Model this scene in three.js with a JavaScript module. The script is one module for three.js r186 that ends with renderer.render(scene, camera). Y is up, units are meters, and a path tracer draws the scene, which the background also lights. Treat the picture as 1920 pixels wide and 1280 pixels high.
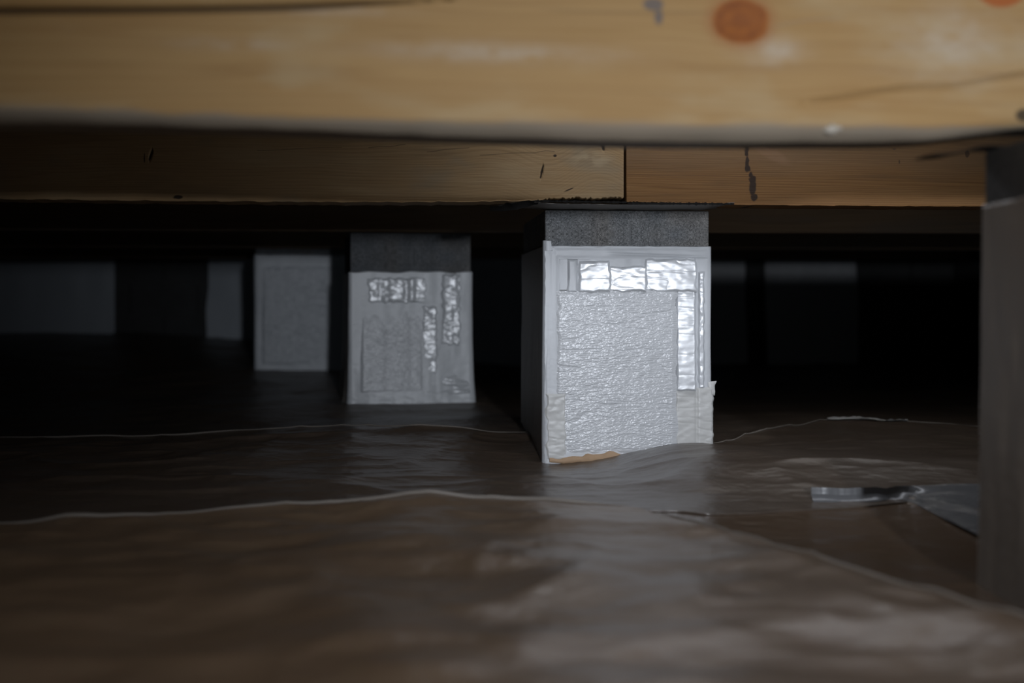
import * as THREE from 'three';
import { RoundedBoxGeometry } from 'three/addons/geometries/RoundedBoxGeometry.js';
import { mergeGeometries, toCreasedNormals } from 'three/addons/utils/BufferGeometryUtils.js';
import { RectAreaLightUniformsLib } from 'three/addons/lights/RectAreaLightUniformsLib.js';

// ------------------------------------------------------------------ camera, light, exposure
const F = 2126, HZ = 566, EYE = 0.384;                    // focal length and horizon in pixels of the 1920 x 1280 frame
const scene = new THREE.Scene();
scene.background = new THREE.Color(0.34, 0.36, 0.4);      // plain overcast sky, reaches the crawl space through the added deck openings and vent
const camera = new THREE.PerspectiveCamera(2 * Math.atan(640 / F) * 180 / Math.PI, 1.5, 0.05, 60);
camera.position.set(0, EYE, 0);
camera.setViewOffset(1920, 1280, 0, 640 - HZ, 1920, 1280);
camera.focus = 2.66;
camera.userData.fStop = 1.6;
const renderer = new THREE.WebGLRenderer({ antialias: true });
renderer.toneMapping = THREE.LinearToneMapping;
renderer.toneMappingExposure = 1.0;
renderer.shadowMap.enabled = true;
RectAreaLightUniformsLib.init();
const LAMP = { at: [0.6, 0.615, 1.5], aim: [0.165, -0.03, -1], power: 23.5, cone: 0.68, color: [0.92, 0.98, 1.08] };
const VENT = { z: -2.05, y: 0.42, w: 0.6, h: 0.22, power: 7, color: [0.72, 0.86, 1.0] };
const ROOM = { x0: -3.7, x1: 2.6, z0: -6.7, z1: 2.4, top: 0.93 };
const HATCH = { x0: -0.65, x1: 0.55, z0: -1.2, z1: -0.5, power: 0.5, color: [1.0, 0.97, 0.93] };
const GAP = { x0: 0.0, x1: 1.0, z0: -2.42, z1: -2.18, power: 4.4, color: [0.93, 0.97, 1.05] };
const SLOT = { x0: 0.55, x1: 1.4, z0: -3.25, z1: -3.0, power: 1.25, color: [1.0, 0.97, 0.93] };

// ------------------------------------------------------------------ helpers
const clamp = (v, a = 0, b = 1) => Math.min(b, Math.max(a, v));
const ss = (a, b, v) => { const t = clamp((v - a) / (b - a)); return t * t * (3 - 2 * t); };
const mix = (a, b, t) => a + (b - a) * t;
const gauss = (x, s) => Math.exp(-0.5 * (x / s) * (x / s));
function rng(seed) { let s = seed >>> 0; return () => { s = (s + 0x6d2b79f5) | 0; let t = Math.imul(s ^ (s >>> 15), 1 | s); t = (t + Math.imul(t ^ (t >>> 7), 61 | t)) ^ t; return ((t ^ (t >>> 14)) >>> 0) / 4294967296; }; }
const hash = (x, y, s) => { let h = Math.imul(x, 374761393) ^ Math.imul(y, 668265263) ^ Math.imul(s, 1274126177); h = Math.imul(h ^ (h >>> 13), 1274126177); return ((h ^ (h >>> 16)) >>> 0) / 4294967296; };
function noise(x, y, s = 0) {
  const i = Math.floor(x), j = Math.floor(y), u = x - i, v = y - j, a = u * u * (3 - 2 * u), b = v * v * (3 - 2 * v);
  return mix(mix(hash(i, j, s), hash(i + 1, j, s), a), mix(hash(i, j + 1, s), hash(i + 1, j + 1, s), a), b) * 2 - 1;
}
function fbm(x, y, s = 0, n = 4) { let a = 0, k = 0.5; for (let i = 0; i < n; i++) { a += k * noise(x, y, s + i * 17); x *= 2.03; y *= 2.03; k *= 0.5; } return a; }
const ridge = (x, y, s = 0) => 1 - Math.abs(noise(x, y, s));
const interp = (pts, x) => {                               // smooth curve through points
  if (x <= pts[0][0]) return pts[0][1];
  for (let i = 1; i < pts.length; i++) if (x <= pts[i][0]) {
    const p0 = pts[Math.max(0, i - 2)], p1 = pts[i - 1], p2 = pts[i], p3 = pts[Math.min(pts.length - 1, i + 1)], h = p2[0] - p1[0], t = (x - p1[0]) / h;
    const m1 = (p2[1] - p0[1]) / (p2[0] - p0[0]) * h, m2 = (p3[1] - p1[1]) / (p3[0] - p1[0]) * h, t2 = t * t, t3 = t2 * t;
    return (2 * t3 - 3 * t2 + 1) * p1[1] + (t3 - 2 * t2 + t) * m1 + (-2 * t3 + 3 * t2) * p2[1] + (t3 - t2) * m2;
  }
  return pts[pts.length - 1][1];
};
const toS = (v) => (v <= 0.0031308 ? v * 12.92 : 1.055 * Math.pow(v, 1 / 2.4) - 0.055);
// colour texture from a function of metres giving linear rgb; w, h = its real size
function tex(w, h, pw, ph, fn, grey = false) {
  const d = new Uint8Array(pw * ph * 4);
  for (let j = 0, o = 0; j < ph; j++) for (let i = 0; i < pw; i++, o += 4) {
    const c = fn((i + 0.5) / pw * w, (j + 0.5) / ph * h);
    if (grey) { d[o] = d[o + 1] = d[o + 2] = clamp(c) * 255; } else { d[o] = clamp(toS(c[0])) * 255; d[o + 1] = clamp(toS(c[1])) * 255; d[o + 2] = clamp(toS(c[2])) * 255; }
    d[o + 3] = 255;
  }
  const t = new THREE.DataTexture(d, pw, ph, THREE.RGBAFormat);
  t.magFilter = THREE.LinearFilter; t.minFilter = THREE.LinearMipmapLinearFilter; t.generateMipmaps = true;
  t.wrapS = t.wrapT = THREE.MirroredRepeatWrapping;
  t.repeat.set(1 / w, 1 / h);
  if (!grey) t.colorSpace = THREE.SRGBColorSpace;
  t.needsUpdate = true;
  return t;
}
const names = new Map();
const numbered = (n) => { const k = names.get(n) ?? 0; names.set(n, k + 1); return k ? `${n}_${String(k).padStart(3, '0')}` : n; };
function mesh(name, geo, mat, parent = scene) {
  const m = new THREE.Mesh(geo, mat); m.castShadow = m.receiveShadow = true; m.name = parent === scene ? numbered(name) : name; parent.add(m); return m;
}
function thing(name, label, category, pos = [0, 0, 0], turn = 0, group) {
  const o = new THREE.Group(); o.name = numbered(name); o.position.set(...pos); o.rotation.y = turn; scene.add(o);
  o.userData = { label, category }; if (group) o.userData.group = group; return o;
}
function struct(name, geo, mat) { const m = new THREE.Mesh(geo, mat); m.castShadow = m.receiveShadow = true; m.name = name; m.userData = { kind: 'structure' }; scene.add(m); return m; }
// grid surface: f(i/nx, j/ny) -> [x,y,z,u,v]
function grid(nx, ny, f, flip = false) {
  const p = new Float32Array((nx + 1) * (ny + 1) * 3), uv = new Float32Array((nx + 1) * (ny + 1) * 2), idx = [];
  for (let j = 0, k = 0; j <= ny; j++) for (let i = 0; i <= nx; i++, k++) { const a = f(i / nx, j / ny, i, j); p.set([a[0], a[1], a[2]], k * 3); uv.set([a[3], a[4]], k * 2); }
  for (let j = 0; j < ny; j++) for (let i = 0; i < nx; i++) { const a = j * (nx + 1) + i, b = a + 1, c = a + nx + 1, e = c + 1; flip ? idx.push(a, c, b, b, c, e) : idx.push(a, b, c, b, e, c); }
  const g = new THREE.BufferGeometry(); g.setAttribute('position', new THREE.BufferAttribute(p, 3)); g.setAttribute('uv', new THREE.BufferAttribute(uv, 2)); g.setIndex(idx); g.computeVertexNormals(); return g;
}
// thin slab: a front grid, a flat back and walls round the rim. f gives the front; back(i,j) the back
function slab(nx, ny, f, back, full = false) {
  const front = grid(nx, ny, f), rear = grid(full ? nx : Math.min(nx, 24), full ? ny : Math.min(ny, 24), back, true);
  const loop = []; for (let i = 0; i <= nx; i++) loop.push([i / nx, 0]); for (let j = 1; j <= ny; j++) loop.push([1, j / ny]); for (let i = nx - 1; i >= 0; i--) loop.push([i / nx, 1]); for (let j = ny - 1; j >= 0; j--) loop.push([0, j / ny]);
  const rim = grid(loop.length - 1, 1, (s, t) => { const q = loop[Math.round(s * (loop.length - 1))]; return t < 0.5 ? back(q[0], q[1]) : f(q[0], q[1]); });
  return mergeGeometries([front, rear, rim]);
}
// box with uv in metres
function box(w, h, d, r = 0.004, seg = 2) {
  const g = r > 0 ? new RoundedBoxGeometry(w, h, d, seg, r) : new THREE.BoxGeometry(w, h, d);
  metreUV(g); return g;
}
function metreUV(g) {
  const p = g.attributes.position, n = g.attributes.normal, uv = new Float32Array(p.count * 2);
  for (let i = 0; i < p.count; i++) {
    const ax = Math.abs(n.getX(i)), ay = Math.abs(n.getY(i)), az = Math.abs(n.getZ(i));
    if (az >= ax && az >= ay) uv.set([p.getX(i), p.getY(i)], i * 2); else if (ax >= ay) uv.set([p.getZ(i), p.getY(i)], i * 2); else uv.set([p.getX(i), p.getZ(i)], i * 2);
  }
  g.setAttribute('uv', new THREE.BufferAttribute(uv, 2)); return g;
}
const moved = (g, x, y, z) => { g.translate(x, y, z); return g; };

// ------------------------------------------------------------------ ground
const PX = (px, d) => (px - 960) / F * d;                  // metres across at distance d
function ground(x, z) {
  const d = -z;
  let y = 0;
  y += 0.056 * gauss(Math.hypot(x + 0.4, (d - 3.95)), 0.55);
  y += 0.06 * gauss(Math.hypot(x + 0.95, d - 5.0), 0.6);
  y += 0.20 * ss(3.9, 6.5, d) * ss(0.6, -2.4, x);
  y += 0.02 * ss(4.2, 6.0, d) * ss(0.2, 1.5, x);
  y += 0.044 * gauss(x - 0.405, x > 0.405 ? 0.26 : 0.105) * gauss(d - 2.6, d > 2.6 ? 0.13 : 0.2);   // heave against the front pier
  y += 0.03 * gauss(x + 0.18, 0.3) * gauss(d - 3.05, 0.22);                                        // swell behind, left of the front pier
  y -= 0.014 * gauss(x - 0.02, 0.12) * gauss(d - 2.85, 0.2);
  y += 0.035 * gauss(x - 0.98, 0.4) * gauss(d - 3.35, 0.35);                                       // swell on the right
  y += 0.03 * gauss(x - 0.85, 0.3) * gauss(d - 2.42, 0.1);
  y += 0.012 * ss(0.6, 0.85, x) * gauss(d - 2.15, 0.16);
  y -= 0.02 * gauss(x - 0.62, 0.26) * gauss(d - 1.72, 0.26);                                       // hollow beside the right pier
  y += 0.012 * fbm(x * 2.1 + 4, d * 2.1, 3, 3) * (1 - gauss(x - 0.28, 0.25) * gauss(d - 2.75, 0.25));
  y -= 0.012 * gauss(x - 0.1, 0.13) * gauss(d - 2.66, 0.1);
  return y;
}
const soilTex = tex(2, 2, 512, 512, (x, y) => { const n = 0.5 + 0.5 * fbm(x * 9, y * 9, 5, 5), g = 0.5 + 0.5 * fbm(x * 60, y * 60, 9, 2); const k = 0.05 + 0.05 * n + 0.03 * g; return [k * 1.25, k, k * 0.75]; });
const soil = new THREE.MeshStandardMaterial({ map: soilTex, roughness: 0.95 });
{
  const X0 = ROOM.x0 - 0.1, X1 = ROOM.x1 + 0.1, Z0 = ROOM.z0 - 0.1, Z1 = ROOM.z1 + 0.1;
  const f = (u, v) => { const x = mix(X0, X1, u), z = mix(Z1, Z0, v); return [x, ground(x, z) - 0.012, z, x, z]; };
  struct('floor', slab(130, 180, f, (u, v) => { const x = mix(X0, X1, u), z = mix(Z1, Z0, v); return [x, -0.3, z, x, z]; }), soil);
}

// ------------------------------------------------------------------ room shell
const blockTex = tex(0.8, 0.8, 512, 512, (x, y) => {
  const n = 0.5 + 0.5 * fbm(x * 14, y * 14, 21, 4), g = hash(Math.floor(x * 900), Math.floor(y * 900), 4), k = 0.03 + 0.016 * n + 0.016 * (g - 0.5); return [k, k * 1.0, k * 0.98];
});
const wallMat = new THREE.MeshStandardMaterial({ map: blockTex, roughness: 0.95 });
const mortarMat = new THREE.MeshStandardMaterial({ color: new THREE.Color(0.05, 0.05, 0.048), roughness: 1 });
function blockWall(name, w, h, t, place) {                 // mortar backing with single blocks proud of it
  const wall = struct(name, box(w, h, t, 0), mortarMat); place(wall);
  return wall;
}
const H = 1.3, YC = 0.93 + 0.02 - H / 2;
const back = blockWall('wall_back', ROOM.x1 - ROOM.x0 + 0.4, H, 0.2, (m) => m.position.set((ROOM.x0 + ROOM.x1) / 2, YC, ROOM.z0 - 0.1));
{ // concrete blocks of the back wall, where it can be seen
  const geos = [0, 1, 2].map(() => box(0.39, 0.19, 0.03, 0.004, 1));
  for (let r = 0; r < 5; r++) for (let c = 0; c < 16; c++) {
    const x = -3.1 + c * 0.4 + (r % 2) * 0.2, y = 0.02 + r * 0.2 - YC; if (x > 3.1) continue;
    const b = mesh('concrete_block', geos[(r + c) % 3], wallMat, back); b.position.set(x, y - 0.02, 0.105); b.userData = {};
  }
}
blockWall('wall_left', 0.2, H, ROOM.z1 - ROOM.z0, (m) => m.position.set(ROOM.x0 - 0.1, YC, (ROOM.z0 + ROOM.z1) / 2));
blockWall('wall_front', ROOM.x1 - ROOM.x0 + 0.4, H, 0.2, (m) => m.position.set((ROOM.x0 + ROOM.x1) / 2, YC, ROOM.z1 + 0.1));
{ // right wall with an unseen vent opening, added as a light source
  const L = ROOM.z1 - ROOM.z0, s = new THREE.Shape([[-L / 2, -H / 2], [L / 2, -H / 2], [L / 2, H / 2], [-L / 2, H / 2]].map((p) => new THREE.Vector2(...p)));
  const zc = (ROOM.z0 + ROOM.z1) / 2, a = -(VENT.z - zc), b = VENT.y - YC;
  s.holes.push(new THREE.Path([[-1, -1], [-1, 1], [1, 1], [1, -1]].map(([p, q]) => new THREE.Vector2(a + p * VENT.w / 2, b + q * VENT.h / 2))));
  const g = new THREE.ExtrudeGeometry(s, { depth: 0.2, bevelEnabled: false });
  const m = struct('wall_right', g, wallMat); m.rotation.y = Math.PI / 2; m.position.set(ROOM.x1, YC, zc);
  const vent = thing('added_vent', 'unseen vent added low in the right wall as a source of side light', 'vent', [ROOM.x1 + 0.02, VENT.y - VENT.h / 2, VENT.z]);
  const frameMat = new THREE.MeshStandardMaterial({ color: new THREE.Color(0.25, 0.25, 0.25), roughness: 0.5, metalness: 0.6 });
  mesh('frame', mergeGeometries([moved(box(0.04, 0.012, VENT.w), 0, 0.006, 0), moved(box(0.04, 0.012, VENT.w), 0, VENT.h - 0.006, 0), moved(box(0.04, VENT.h, 0.012), 0, VENT.h / 2, VENT.w / 2 - 0.006), moved(box(0.04, VENT.h, 0.012), 0, VENT.h / 2, -VENT.w / 2 + 0.006)]), frameMat, vent);
  for (let i = 1; i < 4; i++) mesh('bar', moved(box(0.012, VENT.h - 0.02, 0.008, 0.002), 0.02, VENT.h / 2, (i / 4 - 0.5) * VENT.w), frameMat, vent);
  const day = new THREE.RectAreaLight(new THREE.Color(...VENT.color), VENT.power, VENT.w - 0.03, VENT.h - 0.03);
  day.name = 'vent_fill'; day.position.set(ROOM.x1 - 0.01, VENT.y, VENT.z); day.lookAt(0, 0.3, VENT.z); scene.add(day);
}
const deckMat = new THREE.MeshStandardMaterial({ color: new THREE.Color(0.16, 0.12, 0.08), roughness: 0.9 });
{ // deck with three unseen openings, added to light the bays below
  const s = new THREE.Shape([[ROOM.x0 - 0.2, ROOM.z0 - 0.2], [ROOM.x1 + 0.2, ROOM.z0 - 0.2], [ROOM.x1 + 0.2, ROOM.z1 + 0.2], [ROOM.x0 - 0.2, ROOM.z1 + 0.2]].map(([a, b]) => new THREE.Vector2(a, -b)));
  for (const h of [HATCH, GAP, SLOT]) s.holes.push(new THREE.Path([[h.x0, h.z0], [h.x0, h.z1], [h.x1, h.z1], [h.x1, h.z0]].map(([a, b]) => new THREE.Vector2(a, -b))));
  const g = new THREE.ExtrudeGeometry(s, { depth: 0.05, bevelEnabled: false }); g.rotateX(-Math.PI / 2);
  struct('ceiling', g, deckMat).position.y = ROOM.top;
  for (const [h, name, label, light] of [[HATCH, 'added_hatch', 'unseen hatch added in the floor deck overhead to light the foreground, in front of the near beam', 'hatch_fill'], [GAP, 'added_opening', 'smaller unseen opening added overhead to light the jointed beam, between it and the near beam', 'opening_fill'], [SLOT, 'added_opening', 'narrow unseen slot added overhead to light the rear beam, behind the jointed beam', 'slot_fill']]) {
    const cx = (h.x0 + h.x1) / 2, cz = (h.z0 + h.z1) / 2, w = h.x1 - h.x0, d = h.z1 - h.z0;
    const rim = thing(name, label, 'hatch', [cx, ROOM.top + 0.052, cz]);
    for (const q of [-1, 1]) { mesh('rim_board', moved(box(w + 0.1, 0.06, 0.04), 0, 0.03, q * (d / 2 + 0.025)), deckMat, rim); mesh('rim_board', moved(box(0.04, 0.06, d), q * (w / 2 + 0.025), 0.03, 0), deckMat, rim); }
    const day = new THREE.RectAreaLight(new THREE.Color(...h.color), h.power, w - 0.02, d - 0.02);
    day.name = light; day.position.set(cx, ROOM.top + 0.01, cz); day.lookAt(cx, 0, cz); scene.add(day);
  }
}

// ------------------------------------------------------------------ timber
// rings: distance from a wandering pith gives the growth rings; every beam has its own settings
function ringsAt(x, y, o) {
  const wx = o.wander * fbm(x * o.along, 3.1, o.seed, 3), wy = fbm(x * 2.2, y * 5, o.seed + 40, 3) * o.warp;
  const r = Math.hypot(y - o.pith + wx + wy + o.spacing * 1.6 * noise(y * 55, x * 0.7, o.seed + 77), o.deep + 0.05 * noise(x * 1.3, 7, o.seed + 9));
  const k = r / o.spacing, f = k - Math.floor(k);
  return f < 0.72 ? f / 0.72 * 0.6 : 1 - (f - 0.72) / 0.28;  // slow earlywood, quick dark latewood
}
const fibre = (x, y, s) => fbm(x * 14, y * 620, s, 2);
const lerp3 = (a, b, t) => [mix(a[0], b[0], t), mix(a[1], b[1], t), mix(a[2], b[2], t)];
const ell = (x, y, cx, cy, rx, ry, rot = 0) => { const c = Math.cos(rot), s = Math.sin(rot), a = (x - cx) * c + (y - cy) * s, b = -(x - cx) * s + (y - cy) * c; return Math.hypot(a / rx, b / ry); };
// a beam is swept along x; ys/zs give its four edges. Local front face is z = 0 and the body lies behind it.
function beamGeo(xs, ny, shape, relief) {
  const ring = (x) => {                                     // closed loop of (y, z): front up, top back, back down, bottom forward
    const s = shape(x), r = s.r ?? 0.005, P = [];
    for (let j = 0; j <= ny; j++) { const y = mix(s.fb + r, s.top - r, j / ny); P.push([y, -(relief ? relief(x, y) : 0)]); }
    P.push([s.top - r * 0.3, -r * 0.3], [s.top, -r], [s.top, -s.t + r], [s.top - r, -s.t]);
    P.push([s.bb + r, -s.t], [s.bb, -s.t + r]);
    if (s.bev) { const [yb, zb] = s.bev; for (let k = 1; k < 5; k++) P.push([mix(s.bb, yb, k / 5), mix(-s.t + r, -zb - 0.004, k / 5)]); for (let k = 0; k < 6; k++) { const t = k / 6; P.push([mix(yb, s.fb + r * 0.5, t) - 0.0022 * Math.sin(Math.PI * t) , mix(-zb, 0, t)]); } P.push(P[0]); return P; }
    for (let k = 1; k < 6; k++) P.push([mix(s.bb, s.fb, k / 6), mix(-s.t + r, -r, k / 6)]);
    P.push([s.fb, -r], [s.fb + r * 0.3, -r * 0.3], P[0]);
    return P;
  };
  const rings = xs.map(ring), n = rings[0].length;
  const side = grid(xs.length - 1, n - 1, (a, b, i, j) => { const q = rings[i][j]; return [xs[i], q[0], q[1], xs[i], j <= ny ? q[0] : q[0] + q[1] * 0.999]; });
  const caps = [0, xs.length - 1].map((k) => {
    const c = rings[k].slice(0, -1), p = [], uv = [], id = [];
    const cy = c.reduce((a, q) => a + q[0], 0) / c.length, cz = c.reduce((a, q) => a + q[1], 0) / c.length;
    p.push(xs[k], cy, cz); uv.push(cz, cy);
    c.forEach((q) => { p.push(xs[k], q[0], q[1]); uv.push(q[1], q[0]); });
    for (let i = 0; i < c.length; i++) { const a = 1 + i, b = 1 + (i + 1) % c.length; k === 0 ? id.push(0, a, b) : id.push(0, b, a); }
    const g = new THREE.BufferGeometry(); g.setAttribute('position', new THREE.Float32BufferAttribute(p, 3)); g.setAttribute('uv', new THREE.Float32BufferAttribute(uv, 2)); g.setIndex(id); g.computeVertexNormals(); return g;
  });
  return mergeGeometries([side, ...caps]);
}
const range = (...segs) => { const o = []; for (const [a, b, n] of segs) for (let i = o.length ? 1 : 0; i <= n; i++) o.push(mix(a, b, i / n)); return o; };
const TILT = 0.0785;

// --- the near beam across the top of the view
const B1 = { z: -1.49 };
const y1 = (px, py) => { const x = PX(px, 1.5), d = -B1.z + TILT * x; return EYE + (HZ - py) * d / F; };
const x1 = (px) => PX(px, 1.49 + TILT * PX(px, 1.5));
const check1 = [[x1(-300), y1(-300, 24)], [x1(0), y1(0, 19)], [x1(300), y1(300, 17)], [x1(520), y1(520, 13)], [x1(700), y1(700, 5)], [x1(860), y1(860, -3)]];
const check2 = [[x1(1500), y1(1500, 192)], [x1(1600), y1(1600, 178)], [x1(1700), y1(1700, 163)], [x1(1800), y1(1800, 158)], [x1(1920), y1(1920, 138)], [x1(2100), y1(2100, 120)]];
function checks(x, y) {
  let g = 0;
  { const w = 0.0052 * ss(x1(880), x1(500), x) + 0.001; if (x < x1(860)) g = Math.max(g, clamp(1 - Math.abs(y - interp(check1, x)) / w)); }
  { const w = 0.0042 * ss(x1(1490), x1(1580), x) + 0.0005; if (x > x1(1500)) g = Math.max(g, 0.34 * clamp(1 - Math.abs(y - interp(check2, x)) / w)); }
  return g;
}
const kx = x1(1391), ky = y1(1391, 40);
const nearTex = tex(2.4, 0.4, 2048, 700, (u, v) => {
  const x = u - 1.2, y = v + 0.56;
  const dk = ell(x, y, kx, ky, 0.039, 0.031), push = 0.035 / (0.8 + dk * dk) * Math.sign(y - ky) ;
  const g = ringsAt(x, y - push * 0.6, { wander: 0.03, along: 0.9, warp: 0.02, seed: 11, pith: 0.5, deep: 0.09, spacing: 0.019 });
  const m = 0.5 + 0.5 * fbm(x * 3.2, y * 15, 31, 4), m2 = 0.5 + 0.5 * fbm(x * 7 + 3, y * 22, 57, 4);
  let c = lerp3([0.40, 0.262, 0.122], [0.325, 0.198, 0.084], g * 0.8);
  c = lerp3(c, [0.33, 0.175, 0.058], ss(0.5, 0.9, m) * 0.6);
  c = lerp3(c, [0.45, 0.36, 0.235], ss(0.52, 0.85, m2) * 0.5);
  const f = 0.8 + 0.05 * fibre(x, y, 3); c = [c[0] * f * 1.06, c[1] * f * 1.0, c[2] * f * 0.86];
  // pale grey-white patches
  const paleTone = Math.max(gauss(ell(x, y, x1(1445), y1(1445, 95), 0.03, 0.014), 0.9), 0.7 * gauss(ell(x, y, x1(1790), y1(1790, 85), 0.075, 0.045), 0.8), 0.75 * gauss(ell(x, y, x1(920), y1(920, 98), 0.13, 0.011), 0.8), 0.55 * gauss(ell(x, y, x1(430), y1(430, 82), 0.06, 0.007), 0.8), 0.5 * gauss(ell(x, y, x1(600), y1(600, 20), 0.08, 0.006), 0.8));
  c = lerp3(c, [0.46, 0.41, 0.34], clamp(paleTone * (0.4 + 0.5 * fbm(x * 40, y * 70, 77, 3))));
  // greyed lower edge
  const eg = ss(0.628, 0.612, y + 0.006 * fbm(x * 18, y * 30, 91, 3) - 0.012 * ss(-0.2, -0.7, x)); c = lerp3(c, [0.205, 0.18, 0.145], eg * 0.85);
  // knots
  const kn = dk + 0.06 * fbm(x * 70, y * 70, 5, 2); c = lerp3(c, [0.27, 0.10, 0.032], ss(1.5, 0.95, kn) * 0.5);
  if (kn < 1.1) c = lerp3(c, lerp3([0.27, 0.085, 0.012], [0.17, 0.048, 0.009], clamp(0.4 + 0.35 * Math.sin(kn * 11 + 2 * fbm(x * 60, y * 60, 8, 2)) * kn + 0.5 * fbm(x * 90, y * 90, 4, 3))), ss(1.08, 0.88, kn));
  const k2 = ell(x, y, x1(1880), y1(1880, -20), 0.035, 0.024); c = lerp3(c, [0.31, 0.09, 0.022], ss(1.1, 0.9, k2));
  const k3 = ell(x, y, x1(1925), y1(1925, 216), 0.013, 0.009); c = lerp3(c, [0.06, 0.04, 0.02], ss(1.2, 0.8, k3));
  // old iron stain beside the knot
  const st = Math.min(ell(x, y, x1(1226), y1(1226, 8), 0.013, 0.008), ell(x, y, x1(1236), y1(1236, 30), 0.0055, 0.011)); c = lerp3(c, [0.12, 0.10, 0.09], ss(1.25, 0.85, st) * 0.9);
  const l1 = Math.abs(y - (y1(1200, 22) + 0.003 * noise(x * 9, 1, 8))); c = lerp3(c, [0.2, 0.13, 0.06], 0.45 * ss(0.003, 0.0, l1) * ss(x1(980), x1(1060), x) * ss(x1(1370), x1(1290), x));
  const l2 = Math.abs(y - interp([[x1(1400), y1(1400, 62)], [x1(1460), y1(1460, 48)], [x1(1530), y1(1530, 36)], [x1(1700), y1(1700, 34)]], x)); c = lerp3(c, [0.24, 0.19, 0.13], 0.4 * ss(0.003, 0.0, l2) * ss(x1(1440), x1(1470), x) * ss(x1(1600), x1(1560), x));
  const ck = checks(x, y); c = lerp3(c, [0.085, 0.055, 0.03], ss(0.05, 0.6, ck) * 0.8);
  return c;
});
const grainBump = tex(0.6, 0.3, 1024, 1024, (x, y) => clamp(0.5 + 0.28 * fbm(x * 10, y * 520, 61, 2) + 0.3 * fbm(x * 8, y * 60, 64, 3)), true);
const nearWood = new THREE.MeshPhysicalMaterial({ map: nearTex, roughness: 0.66, specularIntensity: 0.5, bumpMap: grainBump, bumpScale: 0.0007 });
{
  const Q = (px, py, back = 0) => [x1(px), EYE + (HZ - py) * (1.49 + TILT * PX(px, 1.5) + back) / F];
  const fb = [[-1.2, 0.626], Q(0, 212), Q(480, 220), Q(700, 228), Q(960, 236), Q(1200, 242), Q(1600, 245), Q(1780, 243), Q(1900, 234), [1.2, 0.634]];
  const bv = [[-1.2, 0.612], Q(0, 231, 0.02), Q(480, 242, 0.02), Q(700, 251, 0.02), Q(960, 260, 0.02), Q(1200, 266, 0.02), Q(1600, 267, 0.02), Q(1750, 264, 0.02), Q(1860, 252, 0.02), Q(1950, 243, 0.02), [1.2, 0.622]];
  const xs = range([-3.6, -1.1, 12], [-1.1, 1.1, 900], [1.1, 2.5, 10]);
  const cx = (x) => clamp(x, -1.19, 1.19);
  const g = beamGeo(xs, 130, (x) => ({ fb: interp(fb, cx(x)), bb: interp(bv, cx(x)) + 0.002, bev: [interp(bv, cx(x)) + 0.0008 * noise(x * 30, 1, 2), 0.02 + 0.003 * noise(x * 12, 4, 2)], top: 0.925, t: 0.105, r: 0.006 }),
    (x, y) => 0.014 * checks(x, y) + 0.0012 * fbm(x * 5, y * 25, 71, 3) + 0.001 * clamp(1 - ell(x, y, kx, ky, 0.04, 0.032)));
  const uv = g.attributes.uv; for (let i = 0; i < uv.count; i++) uv.setXY(i, uv.getX(i) + 1.2, uv.getY(i) - 0.56);
  const beam = thing('floor_beam', 'pale pine beam with an orange knot, nearest of all, right across the top', 'beam', [0, 0, B1.z], TILT);
  mesh('timber', g, nearWood, beam);
  const chip = new THREE.IcosahedronGeometry(1, 3); { const p = chip.attributes.position; for (let i = 0; i < p.count; i++) { const k = 1 + 0.35 * noise(p.getX(i) * 2 + 5, p.getY(i) * 2 + p.getZ(i), 9); p.setXYZ(i, p.getX(i) * 0.011 * k, p.getY(i) * 0.0055 * k, p.getZ(i) * 0.006 * k); } chip.computeVertexNormals(); }
  const ch = mesh('paint_chip', chip, new THREE.MeshStandardMaterial({ color: new THREE.Color(0.4, 0.36, 0.3), roughness: 0.8 }), beam); ch.position.set(x1(1562), y1(1562, 241), 0.0); ch.userData.label = 'whitish chip of old paint on the lower edge';
}

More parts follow.
